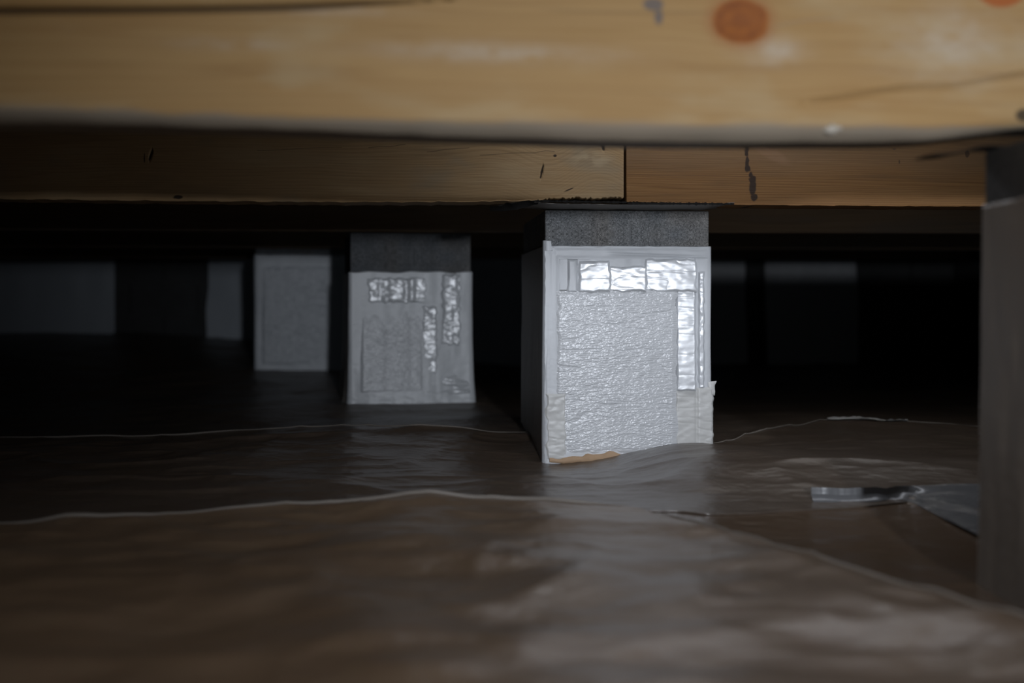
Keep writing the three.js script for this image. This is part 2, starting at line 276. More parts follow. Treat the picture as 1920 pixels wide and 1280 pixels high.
// --- the second beam: two boards butted above the front pier
const B2 = { z: -2.583 };
const d2 = (px) => 2.583 + TILT * PX(px, 2.6), x2 = (px) => PX(px, d2(px)), y2 = (px, py) => EYE + (HZ - py) * d2(px) / F;
const XJ = x2(1173);
const darkSpot = (x, y, list) => list.reduce((a, [px, py, rx, ry, rot]) => Math.max(a, ss(1.25, 0.75, ell(x, y, x2(px), y2(px, py), rx, ry, rot ?? 0) + 0.25 * noise(x * 160, y * 160, 3))), 0);
const leftTex = tex(1.8, 0.34, 2048, 560, (u, v) => {
  const x = u - 1.5, y = v + 0.6;
  const kn = ell(x, y, x2(1110), y2(1110, 300), 0.07, 0.03), bend = 0.03 * gauss(x - x2(1080), 0.12);
  const g = ringsAt(x, y + bend * Math.sin(x * 22), { wander: 0.016, along: 1.6, warp: 0.014, seed: 23, pith: 0.78, deep: 0.012, spacing: 0.0062 });
  const m = 0.5 + 0.5 * fbm(x * 5, y * 24, 41, 4);
  let c = lerp3([0.315, 0.215, 0.122], [0.165, 0.098, 0.048], g * (0.45 + 0.5 * fbm(x * 3, y * 9, 43, 2)));
  c = lerp3(c, [0.36, 0.27, 0.17], ss(0.5, 0.85, m) * 0.6); c = lerp3(c, [0.17, 0.12, 0.075], ss(0.4, 0.1, m) * 0.55);
  const gy = 0.5 + 0.5 * fbm(x * 6 + 9, y * 12, 47, 4); c = lerp3(c, [0.20, 0.175, 0.14], ss(0.55, 0.8, gy) * 0.5);
  c = lerp3(c, [0.40, 0.32, 0.22], 0.5 * ss(1.0, 0.2, kn) * ss(0.45, 0.7, 0.5 + 0.5 * fbm(x * 30, y * 60, 13, 3)));
  const f = 1.04 + 0.14 * fibre(x, y, 6); c = [c[0] * f, c[1] * f * 0.97, c[2] * f * 0.86];
  c = lerp3(c, [0.03, 0.02, 0.012], darkSpot(x, y, [[1131, 276, 0.0035, 0.009, 0.3], [1041, 292, 0.0035, 0.0025], [1016, 322, 0.0022, 0.017, -0.22], [280, 290, 0.0022, 0.014, -0.3], [268, 296, 0.0012, 0.01], [1066, 356, 0.014, 0.0014, 0.4], [330, 369, 0.011, 0.004]]));
  const line = (a, b, px0, px1, w) => { const t = (x - x2(px0)) / (x2(px1) - x2(px0)); return t < 0 || t > 1 ? 0 : ss(w, 0, Math.abs(y - mix(y2(px0, a), y2(px1, b), t) - 0.0015 * noise(x * 40, 1, 4))); };
  c = lerp3(c, [0.05, 0.032, 0.02], 0.8 * Math.max(line(276, 272, 690, 760, 0.0012), line(284, 276, 800, 880, 0.0012), line(292, 283, 900, 1040, 0.0012), line(283, 276, 480, 640, 0.0008)));
  return c;
});
const rightTex = tex(1.8, 0.34, 2048, 560, (u, v) => {
  const x = u + 0.2, y = v + 0.6;
  const g = ringsAt(x, y, { wander: 0.006, along: 0.9, warp: 0.005, seed: 37, pith: 0.95, deep: 0.03, spacing: 0.0052 });
  const m = 0.5 + 0.5 * fbm(x * 4, y * 40, 51, 4);
  let c = lerp3([0.235, 0.128, 0.056], [0.125, 0.058, 0.022], g * 0.75);
  c = lerp3(c, [0.255, 0.145, 0.07], ss(0.5, 0.85, m) * 0.6); c = lerp3(c, [0.13, 0.075, 0.04], ss(0.42, 0.15, m) * 0.5);
  const up = ss(0.66, 0.73, y + 0.02 * fbm(x * 7, y * 10, 55, 3)), gy = 0.5 + 0.5 * fbm(x * 6 + 2, y * 12, 53, 4); c = lerp3(c, [0.185, 0.125, 0.085], up * (0.3 + 0.5 * gy));
  const f = 0.92 + 0.12 * fibre(x, y, 7); c = [c[0] * f, c[1] * f * 0.95, c[2] * f * 0.78];
  const tri = ell(x, y, x2(1445), y2(1445, 285), 0.06, 0.016, -0.5); c = lerp3(c, [0.27, 0.155, 0.09], 0.35 * ss(1.1, 0.6, tri));
  c = lerp3(c, [0.026, 0.016, 0.012], 0.95 * darkSpot(x, y, [[1402, 282, 0.0048, 0.014], [1403, 302, 0.0046, 0.014], [1404, 316, 0.0065, 0.008], [1410, 328, 0.005, 0.007], [1413, 336, 0.008, 0.009], [1414, 352, 0.0075, 0.02], [1416, 370, 0.0085, 0.009]]));
  c = lerp3(c, [0.05, 0.03, 0.02], 0.8 * darkSpot(x, y, [[1818, 288, 0.006, 0.009], [1680, 279, 0.004, 0.0015], [1690, 303, 0.0015, 0.005]]));
  c = lerp3(c, [0.10, 0.05, 0.025], 0.5 * ss(0.0016, 0, Math.abs(y - y2(1300, 329) - 0.002 * noise(x * 15, 3, 3))) * ss(x2(1420), x2(1390), x));
  return c;
});
const woodBoard = (map, rough) => new THREE.MeshPhysicalMaterial({ map, roughness: rough, specularIntensity: 0.5, bumpMap: grainBump, bumpScale: 0.0009 });
const leftBoard = woodBoard(leftTex, 0.7), rightBoard = woodBoard(rightTex, 0.68);
function crushed(x, seed, a, b) { return ss(a, a + 0.02, x) * ss(b, b - 0.004, x) * (0.5 + 0.5 * noise(x * 260, 1, seed)) ; }
{
  const bl = [[-2, 0.614], [x2(0), y2(0, 373)], [x2(400), y2(400, 377)], [x2(700), y2(700, 379)], [x2(960), y2(960, 377)], [x2(1060), y2(1060, 374)], [XJ, y2(1173, 373)]];
  const g = beamGeo(range([-3.6, -1.3, 10], [-1.3, XJ - 0.0035, 1100]), 60, (x) => { const k = 0.0045 * crushed(x, 5, x2(1012), XJ + 0.01) + 0.0012 * noise(x * 60, 2, 8); const b = interp(bl, x) + k; return { fb: b, bb: b + 0.001, top: 0.925, t: 0.1, r: 0.0025 }; },
    (x, y) => 0.0008 * fbm(x * 6, y * 30, 81, 3) + 0.004 * Math.pow(ss(0.628, 0.612, y), 2) + 0.003 * darkSpot(x, y, [[1131, 276, 0.0035, 0.009, 0.3], [1016, 322, 0.0022, 0.017, -0.22], [280, 290, 0.0022, 0.014, -0.3]]));
  const uv = g.attributes.uv; for (let i = 0; i < uv.count; i++) uv.setXY(i, uv.getX(i) + 1.5, uv.getY(i) - 0.6);
  const o = thing('floor_beam', 'weathered tan beam with swirling grain, left of the joint above the front pier', 'beam', [0, 0, B2.z], TILT);
  mesh('timber', g, leftBoard, o);
  const br = [[XJ, y2(1180, 379)], [x2(1400), y2(1400, 384)], [x2(1850), y2(1850, 387)], [2.5, 0.609]];
  const h = beamGeo(range([XJ + 0.0035, 1.3, 1000], [1.3, 2.5, 8]), 60, (x) => { const b = interp(br, x) + 0.003 * crushed(x, 6, XJ, x2(1368)) + 0.0006 * noise(x * 60, 2, 9); return { fb: b, bb: b, top: 0.925, t: 0.1, r: 0.0025 }; },
    (x, y) => 0.0035 + 0.0006 * fbm(x * 6, y * 30, 85, 3));
  const v = h.attributes.uv; for (let i = 0; i < v.count; i++) v.setXY(i, v.getX(i) - (-0.2), v.getY(i) - 0.6);
  const v2 = h.attributes.uv; for (let i = 0; i < v2.count; i++) v2.setX(i, v2.getX(i) - 0.4);
  const q = thing('floor_beam', 'reddish brown beam with a dark drip stain, right of the joint above the front pier', 'beam', [0, 0, B2.z], TILT);
  mesh('timber', h, rightBoard, q);
}
// --- three darker beams further back
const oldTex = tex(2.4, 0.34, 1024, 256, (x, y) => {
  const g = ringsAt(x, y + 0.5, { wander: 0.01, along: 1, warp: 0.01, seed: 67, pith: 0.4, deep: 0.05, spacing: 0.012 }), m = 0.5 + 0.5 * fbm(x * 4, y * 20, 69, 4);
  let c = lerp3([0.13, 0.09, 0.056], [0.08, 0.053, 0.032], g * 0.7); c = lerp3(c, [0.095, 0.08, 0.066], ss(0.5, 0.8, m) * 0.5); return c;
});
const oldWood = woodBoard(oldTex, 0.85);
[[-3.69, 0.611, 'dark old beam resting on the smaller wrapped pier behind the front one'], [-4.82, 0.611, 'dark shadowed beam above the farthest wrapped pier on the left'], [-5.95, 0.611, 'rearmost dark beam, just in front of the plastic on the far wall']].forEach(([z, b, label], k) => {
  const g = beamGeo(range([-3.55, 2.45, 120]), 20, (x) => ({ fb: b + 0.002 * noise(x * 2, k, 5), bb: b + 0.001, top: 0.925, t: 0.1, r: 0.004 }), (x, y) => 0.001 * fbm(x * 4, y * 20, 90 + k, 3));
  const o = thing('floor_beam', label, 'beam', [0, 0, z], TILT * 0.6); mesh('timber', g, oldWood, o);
});

// ------------------------------------------------------------------ piers
const capTex = tex(0.42, 0.42, 1024, 1024, (x, y) => {
  const n = fbm(x * 30, y * 30, 101, 4), s1 = hash(Math.floor(x * 640), Math.floor(y * 640), 7), s2 = hash(Math.floor(x * 560 + 0.3), Math.floor(y * 560), 8), b = noise(x * 330, y * 330, 12);
  let k = 0.185 + 0.05 * n + 0.09 * (s1 - 0.5) + 0.05 * b; if (s2 > 0.9) k *= 0.5; if (s2 < 0.06) k *= 1.55;
  const t = noise(x * 22, y * 22, 33) * 0.05, w = 0.5 * ss(0.008, 0.002, Math.abs(x - 0.155 - 0.012 * noise(y * 60, 1, 3))) * ss(0.2, 0.7, 0.5 + 0.5 * noise(x * 120, y * 90, 17));
  return [mix(k * (1 + t), 0.22, w), mix(k, 0.215, w), mix(k * (0.99 - t), 0.20, w)];
});
const capBump = tex(0.42, 0.42, 1024, 1024, (x, y) => clamp(0.5 + 0.45 * noise(x * 380, y * 380, 19) + 0.25 * noise(x * 900, y * 900, 23)), true);
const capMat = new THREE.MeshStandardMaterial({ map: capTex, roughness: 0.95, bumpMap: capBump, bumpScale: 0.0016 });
const darkCapMat = new THREE.MeshStandardMaterial({ map: capTex, color: new THREE.Color(0.43, 0.44, 0.455), roughness: 0.95, bumpMap: capBump, bumpScale: 0.001 });  // same concrete as capMat, weaker light put into the darker tint
const shadedCapMat = darkCapMat.clone(); shadedCapMat.color = new THREE.Color(0.27, 0.26, 0.25);  // closest cap: shade under the beam put into the tint
const coreMat = new THREE.MeshStandardMaterial({ color: new THREE.Color(0.12, 0.12, 0.12), roughness: 1 });
const crinkleBump = tex(0.3, 0.4, 1024, 1365, (x, y) => clamp(0.5 + 0.3 * noise(x * 90, y * 420, 3) + 0.22 * noise(x * 300, y * 600, 5)), true);
const creaseBump = tex(0.3, 0.4, 768, 1024, (x, y) => clamp(0.5 + 0.35 * fbm(x * 30, y * 50, 13, 3) + 0.2 * (ridge(x * 25, y * 70, 15) - 0.5)), true);
const P = (o) => new THREE.MeshPhysicalMaterial(o);
const plastic = (r, g, b, rough, bump, bs, extra = {}) => P({ color: new THREE.Color(r, g, b), roughness: rough, ior: 1.5, bumpMap: bump, bumpScale: bs, ...extra });
const MAT = {
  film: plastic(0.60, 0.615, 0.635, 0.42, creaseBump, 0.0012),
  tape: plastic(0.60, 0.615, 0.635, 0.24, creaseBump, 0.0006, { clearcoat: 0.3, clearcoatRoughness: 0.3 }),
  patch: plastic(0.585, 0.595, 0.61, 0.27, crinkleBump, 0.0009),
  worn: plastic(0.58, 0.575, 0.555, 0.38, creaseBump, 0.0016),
  dim: plastic(0.45, 0.462, 0.472, 0.42, creaseBump, 0.0014),  // second pier: weaker light put into a greyer wrap colour
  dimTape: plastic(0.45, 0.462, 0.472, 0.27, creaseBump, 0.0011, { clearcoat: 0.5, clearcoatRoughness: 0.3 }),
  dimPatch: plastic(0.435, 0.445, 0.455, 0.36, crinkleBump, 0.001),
  farFilm: plastic(0.28, 0.295, 0.31, 0.45, creaseBump, 0.0014),  // farthest pier: falloff of light put into a still greyer wrap
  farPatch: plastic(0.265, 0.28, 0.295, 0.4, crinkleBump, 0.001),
  side: plastic(0.33, 0.3, 0.27, 0.55, creaseBump, 0.0012),  // shade of the unlit faces put into a darker wrap colour
  flank: plastic(0.2, 0.165, 0.135, 0.5, creaseBump, 0.0012),  // closest pier: its shade put into a darker, browner wrap colour
};
// wrap: sheet folded round the pier, fine on the front
function wrapGeo(w, d, y0, y1, seed, o = {}) {
  const r = 0.007, loop = [];                               // [x, z, nx, nz] counter-clockwise seen from above, starting at the back left
  const seg = (ax, az, bx, bz, nx, nz, n) => { for (let i = 0; i < n; i++) loop.push([mix(ax, bx, i / n), mix(az, bz, i / n), nx, nz]); };
  const cor = (cx, cz, a0, n = 4) => { for (let i = 0; i < n; i++) { const a = a0 + (i / n) * Math.PI / 2; loop.push([cx + r * Math.cos(a), cz + r * Math.sin(a), Math.cos(a), Math.sin(a)]); } };
  const X = w / 2, Z = d / 2, nf = o.nf ?? 110, ns = o.ns ?? 60;
  seg(-X + r, Z, X - r, Z, 0, 1, nf); 
  { for (let i = 0; i < 4; i++) { const a = Math.PI / 2 * (1 - i / 4); loop.push([X - r + r * Math.cos(a), Z - r + r * Math.sin(a), Math.cos(a), Math.sin(a)]); } }
  seg(X, Z - r, X, -Z + r, 1, 0, ns);
  { for (let i = 0; i < 4; i++) { const a = -Math.PI / 2 * (i / 4); loop.push([X - r + r * Math.cos(a), -Z + r + r * Math.sin(a), Math.cos(a), Math.sin(a)]); } }
  seg(X - r, -Z, -X + r, -Z, 0, -1, 20);
  { for (let i = 0; i < 4; i++) { const a = -Math.PI / 2 - Math.PI / 2 * (i / 4); loop.push([-X + r + r * Math.cos(a), -Z + r + r * Math.sin(a), Math.cos(a), Math.sin(a)]); } }
  seg(-X, -Z + r, -X, Z - r, -1, 0, ns);
  { for (let i = 0; i < 4; i++) { const a = Math.PI - Math.PI / 2 * (i / 4); loop.push([-X + r + r * Math.cos(a), Z - r + r * Math.sin(a), Math.cos(a), Math.sin(a)]); } }
  const n = loop.length, rows = o.rows ?? 120, flare = o.flare ?? 0.004, lump = o.lump ?? 0.0022;
  const split = nf + 4, from = o.part === 'side' ? split : -4 + 0, to = o.part === 'side' ? n - 4 : split;
  return grid(to - from, rows + 1, (a, b, i0, j) => { const i = (i0 + from + n) % n;
    const q = loop[i % n], s = i / n * 2.4, jj = Math.min(j, rows), t = jj / rows;
    const top = y1 + (o.edge ? o.edge(q[0], q[1]) : 0.0015 * noise(s * 26, 1, seed)), y = mix(y0, top, t);
    const ext = Math.sin(Math.min(1, s * 40) * 1.5);
    let k = 0.003 + lump * (0.4 + fbm(q[0] * 9 + q[1] * 7, y * 4, seed, 3)) + 0.0012 * fbm(q[0] * 40 + q[1] * 33, y * 9, seed + 3, 2) + flare * Math.pow(1 - t, 3) * (1 + 0.7 * noise(q[0] * 14 + q[1] * 9, 3, seed + 5)) + (o.hem ?? 0) * ss(0.14, 0.02, y - y0) * (0.3 + fbm(q[0] * 22, y * 50, seed + 8, 3));
    if (j > rows) k = -0.006;
    return [q[0] + q[2] * k, y, q[1] + q[3] * k, Math.abs(q[2]) > 0.7 ? q[1] : q[0], y];
  }, true);
}
// a strip of tape or a patch on the front, with relief of its own
function strip(x0, x1, y0, y1, z, o) {
  const nx = o.nx ?? 40, ny = o.ny ?? 60, seed = o.seed ?? 1;
  const f = (u, v) => {
    const yv = mix(y0, y1, v), xv = mix(x0, x1, u);
    const ex = (o.rag ?? 0.001) * noise(yv * 70, 1, seed), ex2 = (o.rag ?? 0.001) * noise(yv * 80, 2, seed), ey = (o.rag ?? 0.001) * noise(xv * 70, 3, seed + 2);
    const x = xv + mix(ex, ex2, u) * Math.abs(u - 0.5) * 2, y = yv + ey * Math.abs(v - 0.5) * 2 + (o.sag ? o.sag(u, v) : 0), e = Math.min(u * (x1 - x0), (1 - u) * (x1 - x0), v * (y1 - y0), (1 - v) * (y1 - y0));
    const rel = o.relief ? o.relief(x, y, u, v) : 0;
    return [x, y, z + (o.lift ?? 0.002) * ss(0, o.soft ?? 0.004, e) + rel * ss(0, o.soft ?? 0.006, e) + (o.tilt ?? 0) * u * (x1 - x0) + (o.lean ?? 0) * (v - 0.5) * (y1 - y0), x, y];
  };
  return slab(nx, ny, f, (u, v) => [mix(x0, x1, u) , mix(y0, y1, v), z - 0.001, 0, 0]);
}
const crinkle = (s, a = 0.0008) => (x, y) => { // long sideways wrinkles with fine crazing between
  const w = y + 0.003 * noise(x * 22, y * 16, s + 31) + 0.0012 * noise(x * 70, y * 30, s + 33), h = ridge(x * 5 + 3, w * 46, s), h2 = ridge(x * 9, w * 98, s + 5), col = 0.5 + 0.5 * noise(x * 44, y * 4, s + 4);
  return -a * 1.35 * Math.pow(h, 14) * clamp(0.55 + 0.9 * noise(x * 22, y * 34, s + 7)) - a * 0.7 * Math.pow(h2, 12) * clamp(0.4 + noise(x * 34, y * 40, s + 9)) + a * 0.26 * noise(x * 120, y * 330, s + 2) * (0.4 + col) + a * 0.7 * col;
};
const creases = (s, a = 0.0006) => (x, y) => a * (1.2 * noise(x * 26, y * 38, s) + 0.8 * noise(x * 70, y * 120, s + 2) - 1.2 * Math.pow(ridge(x * 14, y * 60, s + 5), 9));

function pier(name, label, o) {                            // front centre at (x, -d); yaw turns the right side away
  const { x, d, w, dep, yaw, y0, y1, top } = o, fz = dep / 2;
  const base = [x - Math.sin(yaw) * fz, 0, -d - Math.cos(yaw) * fz];
  const g = thing(name, label, 'pier', base, yaw, 'concrete block piers wrapped in plastic');
  const cap = moved(box(w - 0.004, top - y1 + 0.03, dep - 0.004, 0.0035, 2), 0, (top + y1 - 0.03) / 2, 0);
  { const uv = cap.attributes.uv; for (let i = 0; i < uv.count; i++) uv.setXY(i, uv.getX(i) + 0.2, uv.getY(i)); }
  mesh('cap_block', cap, o.cap ?? capMat, g);
  mesh('block_core', moved(box(w - 0.012, y1 - 0.035 - y0 - 0.01, dep - 0.012, 0.003, 1), 0, (y0 + y1 - 0.045) / 2 + 0.005, 0), coreMat, g);
  const wrap = mesh('plastic_wrap', wrapGeo(w, dep, y0, y1, o.seed, { ...o.wrap, part: 'front' }), o.film, g);
  mesh('shaded_side_wrap', wrapGeo(w, dep, y0, y1, o.seed, { ...o.wrap, part: 'side' }), o.side ?? MAT.side, g).userData.label = 'wrap round the flanks and back, shade put into its darker colour';
  for (const s of o.strips ?? []) { const m = mesh(s.name, strip(s.x0, s.x1, s.y0, s.y1, fz + (s.z ?? 0.004), s), s.mat, wrap); if (s.label) m.userData.label = s.label; }
  return { g, wrap, fz };
}
// front pier, in focus
{
  const D = 2.73, W = 0.404, X = (p) => (p - 1177) * D / F * 1.01, Y = (p) => EYE + (HZ - p) * D / F, r = rng(5);
  const S = (name, a, b, c, e, o) => ({ name, x0: X(a), x1: X(b), y0: Y(e), y1: Y(c), ...o });
  const { g, wrap, fz } = pier('wrapped_pier', 'brightly lit pier in sharp focus right of centre, wrapped in white plastic', {
    x: PX(1177, D), d: D, w: W, dep: 0.52, yaw: 0.09, y0: -0.03, y1: Y(461), top: 0.6045, seed: 3, film: MAT.film,
    wrap: { nf: 190, rows: 220, flare: 0.004, edge: (x, z) => (z > 0.25 && x < -0.186 ? 0.0125 : 0) + 0.0006 * noise(x * 60, 1, 4), lump: 0.0026 },
    strips: [
      S('tape_strip', 1036, 1330, 464, 486, { mat: MAT.film, seed: 11, lift: 0.0012, soft: 0.01, relief: (x, y, u, v) => 0.0022 * gauss(y - Y(472 + 10 * u), 0.002) * ss(0.3, 0.5, u) + 0.0006 * noise(x * 30, y * 60, 4), nx: 120, ny: 26 }),
      S('tape_strip', 1084, 1143, 490, 547, { mat: MAT.tape, seed: 12, lift: 0.0026, rag: 0.003, tilt: 0.1, lean: -0.026, relief: creases(21, 0.0003), nx: 50, ny: 50 }),
      S('tape_strip', 1140, 1212, 500, 547, { mat: MAT.tape, seed: 62, lift: 0.003, rag: 0.003, tilt: 0.1, lean: -0.026, relief: creases(22, 0.0003), nx: 60, ny: 46 }),
      S('tape_strip', 1209, 1304, 486, 547, { mat: MAT.tape, seed: 42, lift: 0.0028, rag: 0.003, tilt: 0.1, lean: -0.026, relief: creases(23, 0.0004), nx: 70, ny: 50 }),
      S('tape_strip', 1267, 1304, 480, 733, { mat: MAT.tape, seed: 13, lift: 0.0046, rag: 0.0012, tilt: 0.1, lean: -0.026, relief: creases(25, 0.00035), nx: 36, ny: 180 }),
      S('tape_strip', 1309, 1321, 508, 728, { mat: MAT.tape, seed: 14, lift: 0.0045, rag: 0.0022, tilt: 0.1, relief: creases(29, 0.0005), nx: 14, ny: 160 }),
      S('tape_strip', 1022, 1050, 470, 862, { mat: MAT.film, seed: 15, lift: 0.001, soft: 0.014, rag: 0.0015, relief: (x, y) => 0.0008 * noise(x * 120, y * 6, 5), nx: 18, ny: 120 }),
      S('tape_strip', 1064, 1083, 486, 548, { mat: MAT.film, seed: 18, lift: 0.0035, rag: 0.002, relief: (x, y) => 0.001 * noise(x * 160, y * 10, 6), nx: 18, ny: 40 }),
      S('crinkled_patch', 1042, 1268, 543, 850, { mat: MAT.patch, seed: 16, lift: 0.0016, soft: 0.012, rag: 0.004, tilt: 0.02, relief: crinkle(41, 0.0011), nx: 300, ny: 400, label: 'grey patch of finely crinkled film' }),
      S('tape_strip', 1266, 1338, 727, 856, { mat: MAT.worn, seed: 17, lift: 0.0052, rag: 0.002, relief: (x, y) => creases(33, 0.0007)(x, y) - 0.0022 * gauss(x - X(1306), 0.0025), nx: 60, ny: 100, label: 'yellowed strip of tape low on the right corner' }),
      S('tape_strip', 1024, 1062, 734, 858, { mat: MAT.worn, seed: 19, lift: 0.0032, rag: 0.003, relief: creases(37, 0.0007), nx: 26, ny: 70 }),
    ],
  });
  // torn corner of tape sticking out at the right
  const tab = strip(X(1330), X(1341), Y(742), Y(718), fz + 0.006, { seed: 31, rag: 0.004, lift: 0.001, nx: 10, ny: 14, sag: (u, v) => 0.006 * u }); mesh('tape_tab', tab, MAT.worn, wrap);
  // bead of orange foam along the foot
  const pts = []; for (let i = 0; i <= 40; i++) { const u = i / 40; pts.push([mix(X(1030), X(1236), u), Y(860 - 3 * u) + 0.0035 * noise(u * 9, 2, 5), 0.011 + 0.004 * noise(u * 14, 1, 3)]); }
  const bead = grid(40, 16, (a, b, i) => { const q = pts[i], t = b * Math.PI * 2, k = Math.sin(Math.PI * clamp(a * 0.94 + 0.03)) ** 0.35, rr = q[2] * k * (1 + 0.2 * noise(a * 30, b * 4, 8)); return [q[0], q[1] + Math.cos(t) * rr * 1.0, fz + 0.006 + Math.sin(t) * rr * 0.75, a, b]; }, true);
  mesh('foam_bead', bead, new THREE.MeshStandardMaterial({ color: new THREE.Color(0.42, 0.28, 0.17), roughness: 0.7 }), g).userData.label = 'orange brown bead of sealing foam along the foot';
}
// second pier
{
  const D = 3.725, W = 0.4, X = (p) => (p - 771) * D / F, Y = (p) => EYE + (HZ - p) * D / F;
  const S = (name, a, b, c, e, o) => ({ name, x0: X(a), x1: X(b), y0: Y(e), y1: Y(c), ...o });
  pier('wrapped_pier', 'dimmer wrapped pier left of the bright one and behind it, with a flared foot', {
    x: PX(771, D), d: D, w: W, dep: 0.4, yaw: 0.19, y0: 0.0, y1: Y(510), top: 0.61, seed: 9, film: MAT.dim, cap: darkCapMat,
    wrap: { nf: 130, rows: 160, flare: 0.018, lump: 0.0028, hem: 0.004, edge: (x) => 0.003 * noise(x * 22, 1, 6) },
    strips: [
      S('tape_strip', 690, 796, 522, 567, { mat: MAT.dimTape, seed: 51, lift: 0.003, rag: 0.005, tilt: 0.08, relief: (x, y) => creases(53, 0.001)(x, y) + 0.002 * noise(x * 60, 1, 3), nx: 70, ny: 30 }),
      S('tape_strip', 792, 819, 575, 702, { mat: MAT.dimTape, seed: 52, lift: 0.0045, rag: 0.004, tilt: 0.09, relief: creases(57, 0.001), nx: 20, ny: 80 }),
      S('tape_strip', 828, 862, 514, 646, { mat: MAT.dimTape, seed: 54, lift: 0.0045, rag: 0.005, tilt: 0.12, relief: (x, y) => creases(61, 0.001)(x, y) + 0.002 * noise(x * 70, y * 8, 4), nx: 26, ny: 80 }),
      S('crinkled_patch', 676, 794, 566, 736, { mat: MAT.dimPatch, seed: 55, lift: 0.006, rag: 0.001, soft: 0.01, lean: -0.055, relief: (x, y) => crinkle(63, 0.0006)(x, y) + 0.0008 * noise(x * 50, y * 3, 9), nx: 120, ny: 160, label: 'grey crinkled patch of film' }),
      S('tape_strip', 796, 880, 700, 738, { mat: MAT.dimTape, seed: 56, lift: 0.006, rag: 0.004, lean: -0.25, relief: (x, y) => 0.006 * noise(x * 22, y * 60, 7) + creases(65, 0.0015)(x, y), nx: 60, ny: 40 }),
    ],
  });
}
// farthest pier on the left
{
  const D = 4.85, W = 0.56;
  pier('wrapped_pier', 'farthest grey wrapped pier, partly hidden left behind the dimmer pier', {
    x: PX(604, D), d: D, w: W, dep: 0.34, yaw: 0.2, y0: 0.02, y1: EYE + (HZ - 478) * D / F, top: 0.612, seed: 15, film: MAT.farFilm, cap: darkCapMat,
    wrap: { nf: 80, rows: 90, flare: 0.002, lump: 0.003 },
    strips: [{ name: 'crinkled_patch', x0: -0.25, x1: 0.24, y0: 0.12, y1: EYE + (HZ - 500) * D / F, mat: MAT.farPatch, seed: 71, lift: 0.002, relief: crinkle(73, 0.0012), nx: 90, ny: 110 }],
  });
}
// pier at the right edge, seen on its shaded flank
{
  const D = 1.39;
  pier('wrapped_pier', 'closest pier, cut off by the right edge of the picture, showing its shaded flank', {
    x: 1.06, d: D, w: 0.80, dep: 0.2, yaw: 0.0, y0: -0.05, y1: EYE + (HZ - 386) * 1.59 / F, top: 0.594, seed: 21, film: MAT.flank, side: MAT.flank, cap: shadedCapMat,  // unseen width enlarged to keep the lamp off the far wall
    wrap: { nf: 60, rows: 120, ns: 90, flare: 0.012, lump: 0.002 },
  });
}

// ------------------------------------------------------------------ sheets between piers and beams
const sheetMat = new THREE.MeshStandardMaterial({ color: new THREE.Color(0.17, 0.155, 0.14), roughness: 0.55, metalness: 0.0 });
const feltMat = new THREE.MeshPhysicalMaterial({ specularIntensity: 0.15, color: new THREE.Color(0.014, 0.0135, 0.013), roughness: 0.9 });
function shieldSheet(label, pos, turn, w, dep, y, o) {     // thin felt or metal sheet lying on the cap with its edges bent
  const f = (off) => (u, v) => {
    const x = (u - 0.5) * w, z = (v - 0.5) * dep; let yy = y + off + 0.001 * noise(x * 20, z * 20, o.seed);
    const e = 0.006 * noise(z * 30, 5, o.seed);
    yy += o.bend(u, v, x, z);
    return [x + e * Math.abs(u - 0.5) * 2, yy, z + 0.004 * noise(x * 30, 2, o.seed) * Math.abs(v - 0.5), x, z];
  };
  const g = thing('flashing_sheet', label, 'flashing', pos, turn);
  mesh('sheet', slab(90, 50, (u, v) => f(0.0012)(u, 1 - v), (u, v) => f(0)(u, 1 - v)), o.mat, g);
  return g;
}
{ // over the front pier
  const a = 0.0785, cx = 0.268, z = -2.583 - 0.085;
  const sh = shieldSheet('thin grey flashing sheet squeezed between the front pier and the jointed beam', [cx, 0, z], a, 0.47, 0.17, 0.6068, { seed: 3, mat: sheetMat, bend: (u, v, x) => 0.0035 * ss(0.12, 0.0, u) - 0.001 * gauss(u - 0.35, 0.2) + 0.004 * ss(0.9, 1, u) });
  // bent-down corner of black felt at the left
  const flap = slab(40, 14, (u, v) => { const x = mix(-0.325, -0.215, u), wd = 0.0035 + 0.0065 * Math.sin(Math.PI * clamp(u * 0.9 + 0.06)); return [x, 0.6 - 0.006 * (1 - u) + 0.012 * Math.pow(u, 2) + (v - 0.5) * wd * 1.6 + 0.003 * noise(u * 9, v, 4), 0.075 + 0.02 * Math.sin(u * 3) + (v - 0.5) * 0.01, u, v]; },
    (u, v) => { const x = mix(-0.325, -0.215, u), wd = 0.0035 + 0.0065 * Math.sin(Math.PI * clamp(u * 0.9 + 0.06)); return [x, 0.6 - 0.006 * (1 - u) + 0.012 * Math.pow(u, 2) + (v - 0.5) * wd * 1.6, 0.073 + 0.02 * Math.sin(u * 3) + (v - 0.5) * 0.01, u, v]; });
  mesh('torn_flap', flap, feltMat, sh).userData.label = 'black torn corner curling out at the left end';
  // ragged black felt edge under the board ends
  const rag = (x0, x1, yb, seed) => slab(160, 3, (u, v) => { const x = mix(x0, x1, u); return [x, yb(u) + (v - 0.5) * (0.0032 + 0.0035 * Math.max(0, noise(x * 190, 1, seed)) + 0.002 * noise(x * 420, 3, seed)), 0.088 + 0.0015 * noise(x * 150, 2, seed), u, v]; }, (u, v) => { const x = mix(x0, x1, u); return [x, yb(u) + (v - 0.5) * 0.003, 0.0845, u, v]; });
  mesh('felt_edge', rag(-0.222, -0.014, (u) => 0.6125 - 0.002 * u, 5), feltMat, sh); mesh('felt_edge', rag(-0.012, 0.235, (u) => 0.609 - 0.0005 * u, 6), feltMat, sh);
}
